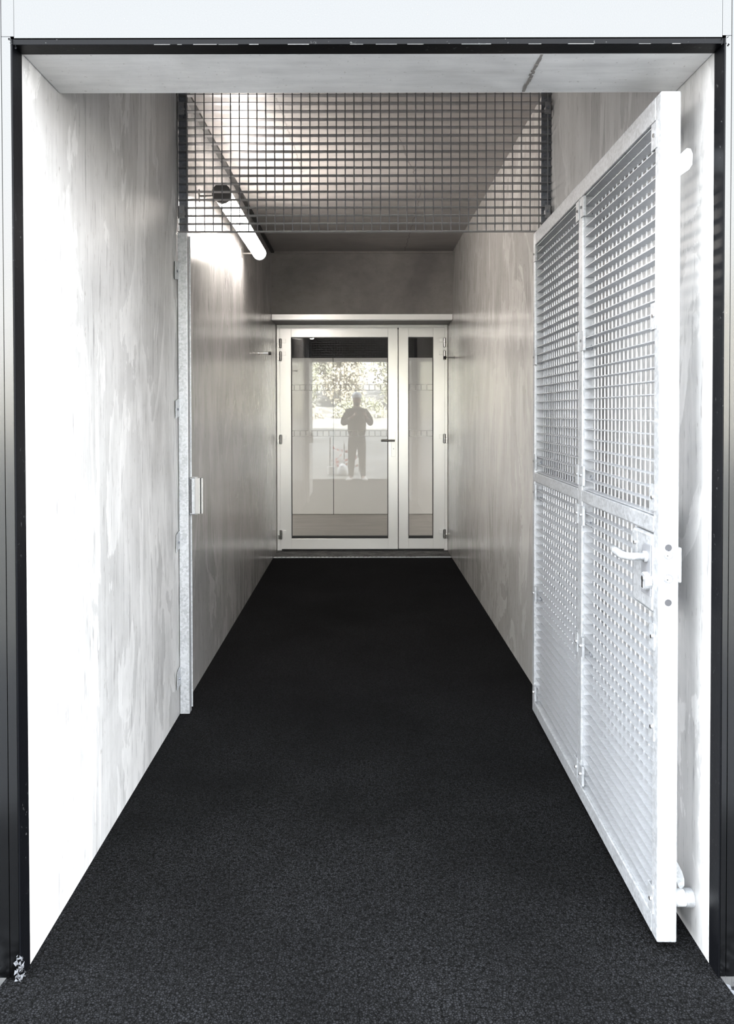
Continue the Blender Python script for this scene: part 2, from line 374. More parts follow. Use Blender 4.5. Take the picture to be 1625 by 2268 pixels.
for k_, (sx_, hx_) in enumerate(((1, HX0), (-1, HX1))):      # added low glowing side panels that light the hall
    fp_ = empty('fill_panel_%d' % (k_ + 1), (hx_, 9.25, 0.62)); struct(fp_, 'added low glowing panel on the side wall, lighting the hall')
    MB().box(min(0.001 * sx_, 0.02 * sx_), max(0.001 * sx_, 0.02 * sx_), -1.05, 1.05, -0.52, -0.47).box(min(0.001 * sx_, 0.02 * sx_), max(0.001 * sx_, 0.02 * sx_), -1.05, 1.05, 0.47, 0.52).build('fill_panel_frame', M['hall_panel'], fp_)
    MB().box(min(0.001 * sx_, 0.006 * sx_), max(0.001 * sx_, 0.006 * sx_), -1.04, 1.04, -0.47, 0.47).build('fill_pane', M['hall_fill'], fp_)

# terrain
g = MB(); NX, NY = 40, 60
def tz(x, y):
    if y > -0.8: return -0.03
    t = -0.8 - y
    z = 0.058 * t if t < 14.2 else 0.058 * 14.2 + 0.10 * (t - 14.2)
    return -0.03 + min(z, 3.6) + 0.03 * sin(x * 1.3 + y) * min(1, t) * 0.7 + 0.04 * sin(x * 0.31 - y * 0.7) * min(1, t)
gx = [-45 + 90 * i / NX for i in range(NX + 1)]
gy = [14, 2.0, -0.9] + [-0.8 - 0.4 * i for i in range(1, 12)] + [-5.2 - 1.0 * i for i in range(1, 46)]
for y in gy:
    for x in gx: g.v.append((x, y, -0.065 if y > 1.9 else tz(x, y)))
for j in range(len(gy) - 1):
    for i in range(NX):
        a = j * (NX + 1) + i; g.f.append((a, a + 1, a + NX + 2, a + NX + 1)); g.m.append(0)
for q_ in range(len(g.f)):
    if q_ < 2 * NX: g.m[q_] = 1
struct(g.build('ground', [M['ground'], M['gravel']], smooth=True), 'rough grass slope rising behind the viewer')

# gravel beside the asphalt at the foot of the facade
def rocks(name, cx, cy, sx_, sy_, n, label):
    r = MB(); rnd = random.Random(hash(name) % 99 + 3 if False else len(name))
    for i in range(n):
        x = cx + rnd.uniform(-sx_, sx_); y = cy + rnd.uniform(-sy_, sy_)
        lim = (XR + 0.008 + pathx(y) * 0.9) if cx > 0 else (XL - 0.045 - pathx(y) * 1.6)
        if (cx > 0 and x < lim) or (cx < 0 and x > lim): continue
        q = rnd.uniform(0.005, 0.013); a = rnd.uniform(0, 6.3)
        pts = [(cos(a + t) * q * rnd.uniform(.7, 1.2), sin(a + t) * q * rnd.uniform(.7, 1.2)) for t in (0, 1.25, 2.5, 3.8, 5.0)]
        z = -0.022 + rnd.uniform(0, 0.016)
        vs = [(x + u, y + v, z - q * 0.3) for u, v in pts] + [(x + u * .6, y + v * .6, z + q * .6) for u, v in pts]
        r.add(vs, [(0, 1, 2, 3, 4), (9, 8, 7, 6, 5)] + [(k, (k + 1) % 5, 5 + (k + 1) % 5, 5 + k) for k in range(5)])
    o = r.build(name, M['gravel']); tag(o, label, 'gravel', kind='stuff'); return o
rocks('gravel_bed', 1.35, 1.45, 0.5, 0.42, 5200, 'pale gravel beside the asphalt at the right foot of the facade')
rocks('gravel_strip', -1.35, 1.45, 0.5, 0.42, 5200, 'pale gravel beside the asphalt at the left foot of the facade')

# ------------------------------------------------------------------ facade cladding
cl = empty('facade_cladding', (0, YF, 0)); tag(cl, 'satin light metal cladding sheets framing the passage mouth', 'cladding')
def clad(name, x0, x1, z0, z1, dy=0.0, th=0.045):
    return MB().box(x0, x1, dy, th + dy, z0, z1).build(name, M['clad'], cl, bev=0.0006)
MB().box(-4.2, XL - 0.006, 0.046, 0.052, 0.004, 3.9).box(XR + 0.006, 4.2, 0.046, 0.052, 0.004, 3.9).box(XL - 0.006, XR + 0.006, 0.046, 0.052, 2.28, 3.9).build('backing_sheet', M['clad'], cl)
clad('top_sheet', XL + 0.0042, XR - 0.0052, 2.2745, 3.9)
clad('corner_strip', XL - 0.026, XL + 0.0037, 2.2786, 3.9)
clad('corner_strip', XR - 0.0047, XR + 0.017, 2.2786, 3.9)
clad('edge_strip', XL - 0.026, XL - 0.0042, 0.004, 2.2782)
clad('edge_strip', XR + 0.0035, XR + 0.017, 0.004, 2.2782)
for i in range(3):
    clad('side_sheet', XL - 0.0285 - 1.2 * (i + 1) + 0.003, XL - 0.0272 - 1.2 * i, 0.004, 3.9)
    clad('side_sheet', XR + 0.0182 + 1.2 * i, XR + 0.0195 + 1.2 * (i + 1) - 0.003, 0.004, 3.9)
# ------------------------------------------------------------------ black opening trim
bt = empty('opening_trim', (0, YF, 0)); tag(bt, 'black glossy metal angle lining the edge of the passage mouth', 'trim')
MB().box(XL - 0.004, XL, 0, 0.053, 0.0, ZO + 0.012).build('jamb_trim', M['black'], bt, bev=0.0008)
MB().box(XR, XR + 0.003, 0, 0.053, 0.0, ZO + 0.012).build('jamb_trim', M['black'], bt, bev=0.0008)
MB().box(XL + 0.0005, XR - 0.0005, 0.002, 0.053, ZO - 0.001, ZO + 0.0125).build('head_trim', M['black'], bt, bev=0.0008)
sc = MB(); rr = random.Random(5); x = XL + 0.08
while x < XR - 0.1:
    L = rr.uniform(0.01, 0.07)
    if rr.random() < 0.45: sc.box(x, x + L, 0.0014, 0.0021, ZO - 0.0013, ZO - 0.0007 + rr.uniform(-0.0002, 0.0003))
    x += L + rr.uniform(0.0, 0.03)
tag(sc.build('scraped_edge', M['scratch'], bt), 'bright chipped edge line')
# torn corner foil top left and right, crumbled mortar at the left foot
def crumple(name, c, r, n, mat, par, seed, lab=None):
    q = random.Random(seed); m_ = MB()
    for i in range(n):
        p = Vector(c) + Vector([q.uniform(-r[k], r[k]) for k in range(3)])
        s_ = q.uniform(0.35, 1.0) * min(r) * 1.1
        a = [p + Vector([q.uniform(-s_, s_) for _ in range(3)]) for _ in range(4)]
        m_.add(a, [(0, 1, 2), (0, 2, 3), (0, 3, 1), (1, 3, 2)])
    o = m_.build(name, mat, par)
    if lab: o['label'] = lab
    return o
crumple('torn_corner', (XL - 0.001, 0.002, ZO + 0.002), (0.010, 0.004, 0.012), 22, M['black'], bt, 3, 'torn black corner of the trim')
crumple('torn_corner', (XR + 0.002, 0.002, ZO + 0.002), (0.008, 0.004, 0.010), 16, M['black'], bt, 4, 'torn black corner of the trim')
ml = crumple('mortar_lump', (XL + 0.000, YF - 0.004, 0.030), (0.010, 0.006, 0.030), 60, M['gravel'], None, 9)
tag(ml, 'crumbled pale mortar at the foot of the left jamb', 'rubble')

# ------------------------------------------------------------------ overhead grating (gate plane)
og = empty('overhead_grating', (0, YG, 0)); tag(og, 'steel bar grating hung above the gate opening under the ceiling', 'grating')
GX0, GX1, GZ0, GZ1 = XL + 0.003, XR - 0.001, 2.203, 2.882
rowp, colp = 0.0362, 0.0398
bar = MB().box(GX0, GX1, 0.0, 0.030, -0.0014, 0.0014).mesh('bearing_bar', M['grate'])
k = 0; z = GZ0
while z < GZ1:
    put('bearing_bar', bar, og, loc=(0, 0.004, z)); z += rowp; k += 1
def twisted(L, r, pitch, step, mats, name):
    m_ = MB(); n = int(L / step)
    for i in range(n + 1):
        a = 2 * pi * i * step / pitch; zz = i * step
        for j in range(4): m_.v.append((cos(a + j * pi / 2) * r, sin(a + j * pi / 2) * r, zz))
    for i in range(n):
        for j in range(4): m_.f.append((i * 4 + j, i * 4 + (j + 1) % 4, i * 4 + 4 + (j + 1) % 4, i * 4 + 4 + j)); m_.m.append(0)
    return m_.mesh(name, mats)
rod = twisted(k * rowp - rowp + 0.004, 0.0026, 0.036, 0.009, M['grate'], 'cross_rod')
x = GX0 + 0.004
while x < GX1:
    put('cross_rod', rod, og, loc=(x, 0.0035, GZ0 - 0.001)); x += colp
for sx_ in (-1, 1):
    e0 = GX0 if sx_ < 0 else GX1 - 0.041
    MB().box(e0, e0 + 0.041, 0.036, 0.044, GZ0 + 0.004, GZ1).build('mounting_flat', M['galv_dark'], og)
    for zc in (GZ0 + 0.085, GZ0 + 0.55):
        c = MB().box(e0 + 0.008, e0 + 0.034, -0.004, -0.001, zc - 0.028, zc + 0.028).box(e0 + 0.011, e0 + 0.031, -0.001, 0.036, zc - 0.010, zc + 0.010).build('clip', M['grate'], og, bev=0.001)
        MB().tube([(e0 + 0.021, -0.004, zc), (e0 + 0.021, -0.010, zc)], 0.007, 6).build('bolt', M['galv_dark'], c)

# ------------------------------------------------------------------ left jamb post
jp = empty('gate_jamb', (XL + 0.002, YG, 0)); tag(jp, 'galvanised square gate post fixed to the left wall with latch keep', 'post')
MB().box(0.001, 0.045, 0.0, 0.045, 0.003, 2.198).build('post', M['galv'], jp, bev=0.003)
MB().box(0.020, 0.050, 0.047, 0.052, 0.02, 2.19).build('stop_strip', M['galv'], jp, bev=0.001)
for i, zc in enumerate((2.02, 1.40, 0.80, 0.18)):
    t = MB().prism([(-0.064, zc - 0.045), (0.0, zc - 0.035), (0.0, zc + 0.045), (-0.060, zc + 0.035)], 'x', 0.003, 0.006)
    a = t.build('anchor_tab', M['galv'], jp, bev=0.0008)
    MB().tube([(0.006, -0.03, zc - 0.003), (0.010, -0.03, zc - 0.003)], 0.006, 6).build('screw', M['galv_dark'], a)
kp = MB().box(0.046, 0.072, 0.012, 0.016, 0.915, 1.085).box(0.046, 0.050, 0.012, 0.05, 0.915, 1.085).box(0.050, 0.080, 0.012, 0.05, 1.081, 1.085).box(0.050, 0.080, 0.012, 0.05, 0.915, 0.919)
kp = kp.build('latch_keep', M['galv'], jp, bev=0.0008)
MB().box(0.0515, 0.0565, 0.0105, 0.0125, 0.922, 1.079).build('slot', M['gasket'], kp)
MB().box(0.073, 0.096, 0.005, 0.02, 0.920, 1.083).build('keep_flange', M['steel'], kp, bev=0.001)
MB().box(0.096, 0.1015, 0.012, 0.022, 0.920, 1.083).build('slot', M['gasket'], kp)
MB().box(0.1015, 0.109, 0.005, 0.02, 0.920, 1.083).build('keep_flange', M['steel'], kp, bev=0.001)
# right hinge post, mostly behind the open leaf
rp_ = empty('hinge_post', (XR - 0.03, YG + 0.020, 0)); tag(rp_, 'galvanised gate post on the right wall at the hinges of the open leaf', 'post')
MB().box(-0.022, 0.029, 0.0, 0.05, 0.003, 2.198).build('post', M['galv'], rp_, bev=0.003)
for zc in (0.25, 1.10, 1.95):
    MB().box(-0.022, 0.0, -0.008, 0.0, zc - 0.05, zc + 0.05).build('hinge_plate', M['galv'], rp_)

# ------------------------------------------------------------------ gate leaf (open, along the right wall)
TH = 0.051
LW = 1.564
leaf = empty('mesh_gate', (0.785, YG, 0), radians(-91.03))
tag(leaf, 'galvanised steel gate leaf with bar grating standing open along the right wall', 'gate')
Z0, Z1, ZR0, ZR1, ZT = 0.022, 2.187, 1.070, 1.110, 2.128
ZB = 0.072
SA, SM0, SM1, SE = 0.036, 0.781, 0.831, LW - 0.040
def part(name, m_, mat, par=leaf, bev=0.0015): return m_.build(name, mat, par, bev=bev)
part('stile', MB().box(0, SA, 0, TH, Z0, Z1), M['galv'], bev=0.003)
part('stile', MB().box(SM0, SM1, 0, TH, ZB, ZT), M['galv'], bev=0.003)
part('stile', MB().box(SE, LW, 0, TH, Z0, Z1), M['galv'], bev=0.004)
part('top_rail', MB().box(SA, SE, 0, TH, ZT, Z1), M['galv'], bev=0.003)
part('bottom_rail', MB().box(SA, SE, 0, TH, Z0, ZB), M['galv'], bev=0.003)
for a, b_ in ((SA, SM0), (SM1, SE)):
    part('middle_rail', MB().box(a, b_, 0, TH, ZR0, ZR1), M['galv'], bev=0.002)
barmesh = {}
def infill(x0, x1, z0, z1):
    W_ = x1 - x0; D0, D1 = 0.008, 0.038
    fr = MB().box(x0, x0 + 0.003, D0, D1, z0, z1).box(x1 - 0.003, x1, D0, D1, z0, z1).box(x0 + 0.003, x1 - 0.003, D0, D1, z0, z0 + 0.003).box(x0 + 0.003, x1 - 0.003, D0, D1, z1 - 0.003, z1)
    f = fr.build('grating_infill', M['galv_bar'], leaf)
    n = round((z1 - z0) / 0.0355); p = (z1 - z0) / n
    key = ('b', round(W_, 4))
    if key not in barmesh: barmesh[key] = MB().box(0.003, W_ - 0.003, D0, D1, -0.0014, 0.0014).mesh('bearing_bar', M['galv_bar'])
    for i in range(1, n): put('bearing_bar', barmesh[key], f, loc=(x0, 0, z0 + i * p))
    key = ('r', round(z1 - z0, 3))
    if key not in barmesh: barmesh[key] = twisted(z1 - z0 - 0.002, 0.0030, 0.0355, 0.0089, M['galv_bar'], 'cross_rod')
    m = round(W_ / 0.0385); q = W_ / m
    for i in range(1, m): put('cross_rod', barmesh[key], f, loc=(x0 + i * q, D1 - 0.004, z0 + 0.001))
for a, b_ in ((SA + 0.002, SM0 - 0.002), (SM1 + 0.002, SE - 0.002)):
    infill(a, b_, ZB + 0.002, ZR0 - 0.002); infill(a, b_, ZR1 + 0.002, ZT - 0.002)
def clip(xc, zc, side, w_=0.038):          # small bent plate with a screw holding the infill to a stile
    s_ = side
    a0, a1 = sorted((xc, xc + s_ * w_)); w0, w1 = sorted((xc + s_ * w_, xc + s_ * (w_ - 0.003)))
    c = part('clip', MB().box(a0, a1, -0.003, -0.0002, zc - 0.034, zc + 0.034).box(w0, w1, -0.0002, 0.006, zc - 0.034, zc + 0.034), M['galv'], bev=0.0006)
    xs = xc + s_ * 0.014
    MB().tube([(xs, -0.003, zc), (xs, -0.007, zc)], 0.0055, 6).build('screw', M['steel'], c)
    xh = xc + s_ * 0.045
    return c
for zc in (2.088, 1.627, 1.160, 1.022, 0.565, 0.115):
    clip(SA - 0.014, zc, 1); clip(SM0 + 0.010, zc, -1); clip(SM1 - 0.014, zc, 1)
    if zc != 1.022: clip(SE + 0.018, zc, -1)
clip(SE + 0.018, 0.800, -1)
clip(SE - 0.115, 1.022, -1)
for zc in (2.06, 1.60, 1.155, 0.995, 0.55):         # rear hooks gripping the rods
    for xc in (SA + 0.045, SM1 + 0.045):
        h = [(xc + 0.010 * cos(t), 0.020, zc + 0.009 * sin(t)) for t in [radians(-60 + 30 * i) for i in range(9)]]
        MB().tube(h, 0.002, 6).build('rear_hook', M['galv_dark'], leaf)
# lock case
LX = LW
lk = part('lock_case', MB().box(LX - 0.190, LX - 0.040, -0.002, 0.030, 0.862, 1.062), M['galv'], bev=0.006)
part('lock_plate', MB().prism([(LX - 0.112, 0.90), (LX - 0.044, 0.90), (LX - 0.044, 1.035), (LX - 0.085, 1.035), (LX - 0.105, 1.025), (LX - 0.112, 1.005)], 'y', -0.006, -0.0021), M['satin'], bev=0.001)
zl = 1.001; xl = LX - 0.070
hd = MB().tube([(xl, -0.002, zl), (xl, -0.014, zl)], 0.015, 16).tube([(xl, -0.012, zl), (xl, -0.050, zl), (xl - 0.006, -0.060, zl), (xl - 0.020, -0.064, zl), (xl - 0.07, -0.064, zl + 0.001), (xl - 0.115, -0.062, zl + 0.003)], [0.010, 0.010, 0.0105, 0.011, 0.0105, 0.009], 12)
hd.build('lever_handle', M['galv'], leaf, smooth=True)
xk = LX - 0.062; zk = 0.938
kr = MB().tube([(xk, -0.002, zk), (xk, -0.016, zk), (xk, -0.019, zk)], [0.024, 0.024, 0.021], 20).build('key_rose', M['galv'], leaf)
MB().prism([(xk + 0.0085 * cos(t), zk + 0.006 + 0.0085 * sin(t)) for t in [2 * pi * i / 12 for i in range(12)]], 'y', -0.0205, -0.019).box(xk - 0.005, xk + 0.005, -0.0205, -0.019, zk - 0.017, zk).build('key_cylinder', M['steel'], kr)
MB().box(xk - 0.001, xk + 0.001, -0.0212, -0.0205, zk - 0.001, zk + 0.011).build('keyhole', M['gasket'], kr)
# outer side escutcheon and pin
part('outer_escutcheon', MB().prism([(LX - 0.006, 0.945), (LX - 0.006, 1.035), (LX - 0.10, 1.035), (LX - 0.10, 0.945)], 'y', TH + 0.0005, TH + 0.010), M['galv'], bev=0.003)
part('outer_pin', MB().tube([(LX - 0.045, TH + 0.010, 1.002), (LX - 0.045, TH + 0.020, 1.002)], 0.007, 12), M['galv'], bev=0)
# holes and bolts on the free edge
xe = LX + 0.0003; yc = TH * 0.48
for zc, kind in ((1.036, 'h'), (1.018, 'b'), (0.957, 'b'), (0.896, 'h')):
    if kind == 'h':
        MB().tube([(xe - 0.001, yc, zc), (xe + 0.0006, yc, zc)], 0.0088, 20).build('drill_hole', M['black_hole'], leaf)
    else:
        MB().tube([(xe - 0.001, yc, zc), (xe + 0.0006, yc, zc)], 0.0122, 20).build('bolt_ring', M['galv_dark'], leaf)
        b_ = MB().tube([(xe, yc, zc), (xe + 0.003, yc - 0.0007, zc - 0.0008)], 0.0098, 20).build('bolt_head', M['galv'], leaf)
        MB().tube([(xe + 0.003, yc - 0.003, zc - 0.002), (xe + 0.0036, yc - 0.003, zc - 0.002)], 0.0014, 8).build('dimple', M['gasket'], b_)
# tongue plates on the outer face of the free stile
part('upper_tongue', MB().prism([(TH, 2.030), (TH + 0.022, 2.050), (TH + 0.032, 2.048), (TH + 0.037, 2.035), (TH + 0.036, 2.008), (TH + 0.028, 1.995), (TH, 1.975)], 'x', LX - 0.026, LX - 0.018), M['galv'], bev=0.0015)
part('lower_tongue', MB().prism([(TH, 0.232), (TH + 0.010, 0.215), (TH + 0.020, 0.195), (TH + 0.026, 0.175), (TH + 0.026, 0.158), (TH + 0.018, 0.150), (TH + 0.012, 0.153), (TH, 0.180)], 'x', LX - 0.026, LX - 0.018), M['galv'], bev=0.0015)
# hinges
for zc in (0.25, 1.10, 1.95):
    MB().tube([(-0.006, TH + 0.004, zc - 0.05), (-0.006, TH + 0.004, zc + 0.05)], 0.008, 12).build('hinge_barrel', M['galv'], leaf)
# wall buffer behind the leaf
ds = empty('door_buffer', (XR, 2.02, 0.104)); tag(ds, 'pale cylindrical rubber buffer fixed low on the right wall by the gate foot', 'door stop')
MB().tube([(0, 0, 0), (-0.022, 0, 0)], 0.0225, 24).build('base_ring', M['galv'], ds, bev=0.002)
MB().tube([(-0.022, 0, 0), (-0.044, 0, 0), (-0.050, 0, 0), (-0.052, 0, 0)], [0.021, 0.021, 0.018, 0.011], 24).build('rubber_head', M['grey_rubber'], ds, bev=0.001)

# ------------------------------------------------------------------ tube lamp
tl = empty('tube_lamp', (-0.705, 3.98, 2.502)); tag(tl, 'lit round tube light on the left wall below the ceiling', 'lamp')
LL = 1.53
MB().tube([(0, 0.03, 0), (0, LL - 0.03, 0)], 0.045, 28, cap=False).build('diffuser', M['tube'], tl, smooth=True)
sh_ = MB(); an_ = [radians(88 + 100 * i / 14) for i in range(15)]
for rr_ in (0.0456, 0.0475):
    for y_ in (0.03, LL - 0.03):
        for t in an_: sh_.v.append((rr_ * cos(t), y_, rr_ * sin(t)))
for i in range(14):
    for a_, b_ in ((0, 1), (3, 2), (2, 0), (1, 3)):
        sh_.f.append((a_ * 15 + i, a_ * 15 + i + 1, b_ * 15 + i + 1, b_ * 15 + i)); sh_.m.append(0)
sh_.f += [(0, 15, 45, 30), (14, 44, 59, 29)]; sh_.m += [0, 0]
sh_.build('housing_shell', M['lamp_cap'], tl)
MB().tube([(0, 0, 0), (0, 0.002, 0), (0, 0.032, 0)], [0.046, 0.049, 0.049], 28).build('end_cap', M['lamp_cap'], tl, bev=0.001)
MB().tube([(0, LL - 0.032, 0), (0, LL - 0.012, 0), (0, LL - 0.003, 0), (0, LL, 0)], [0.0465, 0.0465, 0.038, 0.028], 28).build('end_cap', M['white_plastic'], tl)
for y in (0.04, LL - 0.05):
    b_ = MB().box(-0.121, -0.044, y, y + 0.012, -0.008, 0.0).box(-0.1225, -0.117, y - 0.006, y + 0.018, -0.032, 0.028).build('bracket', M['lamp_cap'], tl)

# ------------------------------------------------------------------ glazed double door
dr = empty('door_1', (0, YD, 0)); struct(dr, 'white framed glazed double door with one wide and one narrow leaf')
DX0, DX1, DZ0, DZ1 = XL + 0.004, XR - 0.003, 0.022, 2.2495
f = MB().box(DX0, DX0 + 0.045, 0, 0.07, DZ0 - 0.012, DZ1).box(DX1 - 0.036, DX1, 0, 0.07, DZ0 - 0.012, DZ1).box(DX0 + 0.045, DX1 - 0.036, 0, 0.07, DZ1 - 0.036, DZ1)
f.build('door_frame', M['white_frame'], dr, bev=0.002)
MB().box(DX0 + 0.045, DX1 - 0.036, 0.035, 0.07, DZ0 - 0.02, DZ0 - 0.004).build('sill_gap', M['gasket'], dr)
def px2x(px): return (px - 797) * YD / F_PX
def door_leaf(x0, x1, gx0, gx1, z0, z1, gz0, gz1, wide):
    y0, y1 = -0.012, 0.055
    lf = MB().box(x0, gx0, y0, y1, z0, z1).box(gx1, x1, y0, y1, z0, z1).box(gx0, gx1, y0, y1, z0, gz0).box(gx0, gx1, y0, y1, gz1, z1)
    lf = lf.build('door_leaf', M['white_frame'], dr, bev=0.002)
    if not wide: lf['label'] = 'narrow glazed door leaf'
    else: lf['label'] = 'wide glazed door leaf'
    t = 0.006
    g = MB().box(gx0, gx0 + t, 0.0, 0.03, gz0, gz1).box(gx1 - t, gx1, 0.0, 0.03, gz0, gz1).box(gx0 + t, gx1 - t, 0.0, 0.03, gz1 - t, gz1).box(gx0 + t, gx1 - t, 0.0, 0.03, gz0, gz0 + 0.024)
    g.build('gasket', M['gasket'], lf)
    MB().box(gx0 + t, gx1 - t, 0.010, 0.016, gz0 + 0.024, gz1 - t).build('glass_pane', M['glass'], lf)
    for zb in (1.142, 1.598):
        s_ = MB(); y_ = 0.0085
        s_.box(gx0 + t, gx1 - t, y_, y_ + 0.0008, zb, zb + 0.007); s_.box(gx0 + t, gx1 - t, y_, y_ + 0.0008, zb + 0.056, zb + 0.063)
        x = math.ceil((gx0 + t + 0.6) / 0.0572) * 0.0572 - 0.6
        while x < gx1 - t - 0.012:
            s_.box(x, x + 0.009, y_, y_ + 0.0008, zb + 0.007, zb + 0.056); x += 0.0572
        s_.build('marking_strip', M['frost'], lf)
    return lf
XM = px2x(881.5)
gz0, gz1 = 1.38 - (1193 - 914) * YD / F_PX, 1.38 + (914 - 747.5) * YD / F_PX
L1 = door_leaf(DX0 + 0.032, XM - 0.003, px2x(645), px2x(859), DZ0 + 0.004, DZ1 - 0.030, gz0, gz1, True)
L2 = door_leaf(XM + 0.003, DX1 - 0.028, px2x(904), px2x(959), DZ0 + 0.006, DZ1 - 0.030, gz0, gz1, False)
MB().box(XM - 0.003, XM + 0.003, 0.02, 0.05, DZ0, DZ1 - 0.035).build('centre_seal', M['gasket'], dr)
MB().box(XM - 0.006, XM + 0.005, -0.014, -0.012, DZ1 - 0.048, DZ1 - 0.030).build('seal_plug', M['gasket'], dr)
# lever and plate
hx = px2x(871); hz = 1.38 - (984 - 914) * YD / F_PX
MB().box(hx - 0.021, hx + 0.021, -0.019, -0.0125, hz - 0.122, hz + 0.122).build('handle_plate', M['white_frame'], L1, bev=0.002)
zz = 1.38 - (975.5 - 914) * YD / F_PX
MB().tube([(hx, -0.019, zz), (hx, -0.060, zz)], 0.009, 12).tube([(hx + 0.011, -0.062, zz), (hx - 0.125, -0.062, zz)], 0.0105, 14).build('lever_handle', M['steel'], L1)
MB().tube([(hx, -0.0192, hz - 0.045), (hx, -0.0200, hz - 0.045)], 0.004, 8).build('keyhole', M['gasket'], L1)
# hinges
def hinge(x, z, sgn):
    h = MB().tube([(x, -0.022, z), (x, -0.022, z + 0.043), (x, -0.022, z + 0.048)], [0.0145, 0.0145, 0.009], 14)
    h.tube([(x, -0.022, z - 0.002), (x, -0.022, z - 0.043), (x, -0.022, z - 0.048)], [0.0145, 0.0145, 0.009], 14)
    h = h.build('hinge', M['steel'], dr)
    a, b_ = sorted((x + sgn * 0.014, x + sgn * 0.052)); MB().box(a, b_, -0.020, -0.0125, z + 0.004, z + 0.042).build('hinge_flag', M['white_frame'], h, bev=0.001)
    a, b_ = sorted((x - sgn * 0.014, x - sgn * 0.030)); MB().box(a, b_, -0.020, -0.001, z - 0.042, z - 0.004).build('hinge_flag', M['steel'], h)
for pyc in (761, 789, 973, 1184):
    z = 1.38 - (pyc - 914) * YD / F_PX
    hinge(DX0 + 0.040, z, 1); hinge(DX1 - 0.034, z + 0.006, -1)
# white fascia rail over the door
fa = MB().box(XL + 0.003, XR - 0.003, YB - 0.014, YB - 0.001, 2.2505, 2.302).box(XL + 0.003, XR - 0.003, YB - 0.014, YB + 0.03, 2.2475, 2.2495)
struct(fa.build('trim_3', M['fascia_white'], bev=0.001), 'white metal rail over the door recess')
# threshold and drain
struct(MB().box(XL, XR, YB + 0.10, YD + 0.06, -0.06, 0.006).build('threshold', M['threshold'], bev=0.003), 'worn dark concrete threshold before the glazed door')
dn = empty('drain_channel', (0, YB + 0.055, 0)); tag(dn, 'narrow perforated metal drain channel before the door threshold', 'drain')
d_ = MB(); x = XL + 0.004; yy0, yy1 = 0.0, 0.042
d_.add([(x, yy0, 0.004), (XR - 0.004, yy0 + 0.030, 0.004), (XR - 0.004, yy1, 0.004), (x, yy1, 0.004), (x, yy0, -0.02), (XR - 0.004, yy0 + 0.030, -0.02), (XR - 0.004, yy1, -0.02), (x, yy1, -0.02)],
       [(0, 1, 2, 3), (7, 6, 5, 4), (0, 4, 5, 1), (1, 5, 6, 2), (2, 6, 7, 3), (3, 7, 4, 0)])
d_.build('grate_strip', M['galv'], dn)
h_ = MB()
for i in range(34):
    x = XL + 0.03 + i * 0.041; t0 = 0.012 + (x - XL) / (XR - XL) * 0.022
    if x < 0.55: h_.box(x, x + 0.018, t0, min(0.034, t0 + 0.016), 0.0035, 0.0047)
h_.build('slots', M['gasket'], dn)
# wall mounted door buffers
def buffer(x, y, z, s_, label):
    e = empty('door_stop_rod', (x, y, z)); tag(e, label, 'door stop')
    MB().tube([(0, 0, 0), (s_ * 0.004, 0, 0)], 0.014, 16).build('wall_flange', M['steel'], e)
    MB().tube([(s_ * 0.004, 0, 0), (s_ * 0.082, 0, 0)], 0.0065, 14).build('rod', M['steel'], e, smooth=False)
    MB().tube([(s_ * 0.078, 0, 0), (s_ * 0.101, 0, 0)], 0.013, 16).build('rubber_tip', M['rubber'], e)
buffer(XL, 6.38, 1.868, 1, 'steel rod door stop with black tip on the left wall')
buffer(XR, 7.15, 1.885, -1, 'steel rod door stop with black tip on the right wall')

# ================================================================== person taking the picture (seen in the glass)
def skin(name, verts, edges, radii, mat, parent, sub=2, root=0):
    me = bpy.data.meshes.new(name); me.from_pydata(verts, edges, []); me.materials.append(mat)
    o = bpy.data.objects.new(name, me); C.objects.link(o); o.parent = parent
    m_ = o.modifiers.new('skin', 'SKIN'); m_.use_smooth_shade = True
    for i, r in enumerate(radii):
        d = me.skin_vertices[0].data[i]; d.radius = (r, r) if not isinstance(r, tuple) else r; d.use_root = (i == root)
    s_ = o.modifiers.new('sub', 'SUBSURF'); s_.levels = sub; s_.render_levels = sub
    return o
pr = empty('person', (-0.064, -0.40, 0.0)); tag(pr, 'person in dark jacket, grey trousers and pale cap holding a phone in both hands', 'person')
V, E, R = [], [], []
def av(p, r, par=None):
    V.append(p); R.append(r)
    if par is not None: E.append((par, len(V) - 1))
    return len(V) - 1
pel = av((0, 0, 0.93), 0.12); sp = av((0, 0, 1.10), 0.115, pel); ch = av((0, 0.0, 1.32), 0.13, sp); nk = av((0, 0.0, 1.46), 0.055, ch)
h0 = av((0, 0.02, 1.55), 0.066, nk); h1 = av((0, 0.02, 1.64), 0.082, h0); h2 = av((0, 0.01, 1.70), 0.078, h1); av((0, 0.005, 1.745), 0.05, h2)
av((0, 0.108, 1.62), 0.014, h1)
for s_ in (-1, 1): av((s_ * 0.083, 0.01, 1.63), 0.016, h1)
PX, PZ = 0.064, 1.36        # phone centre in local x, z
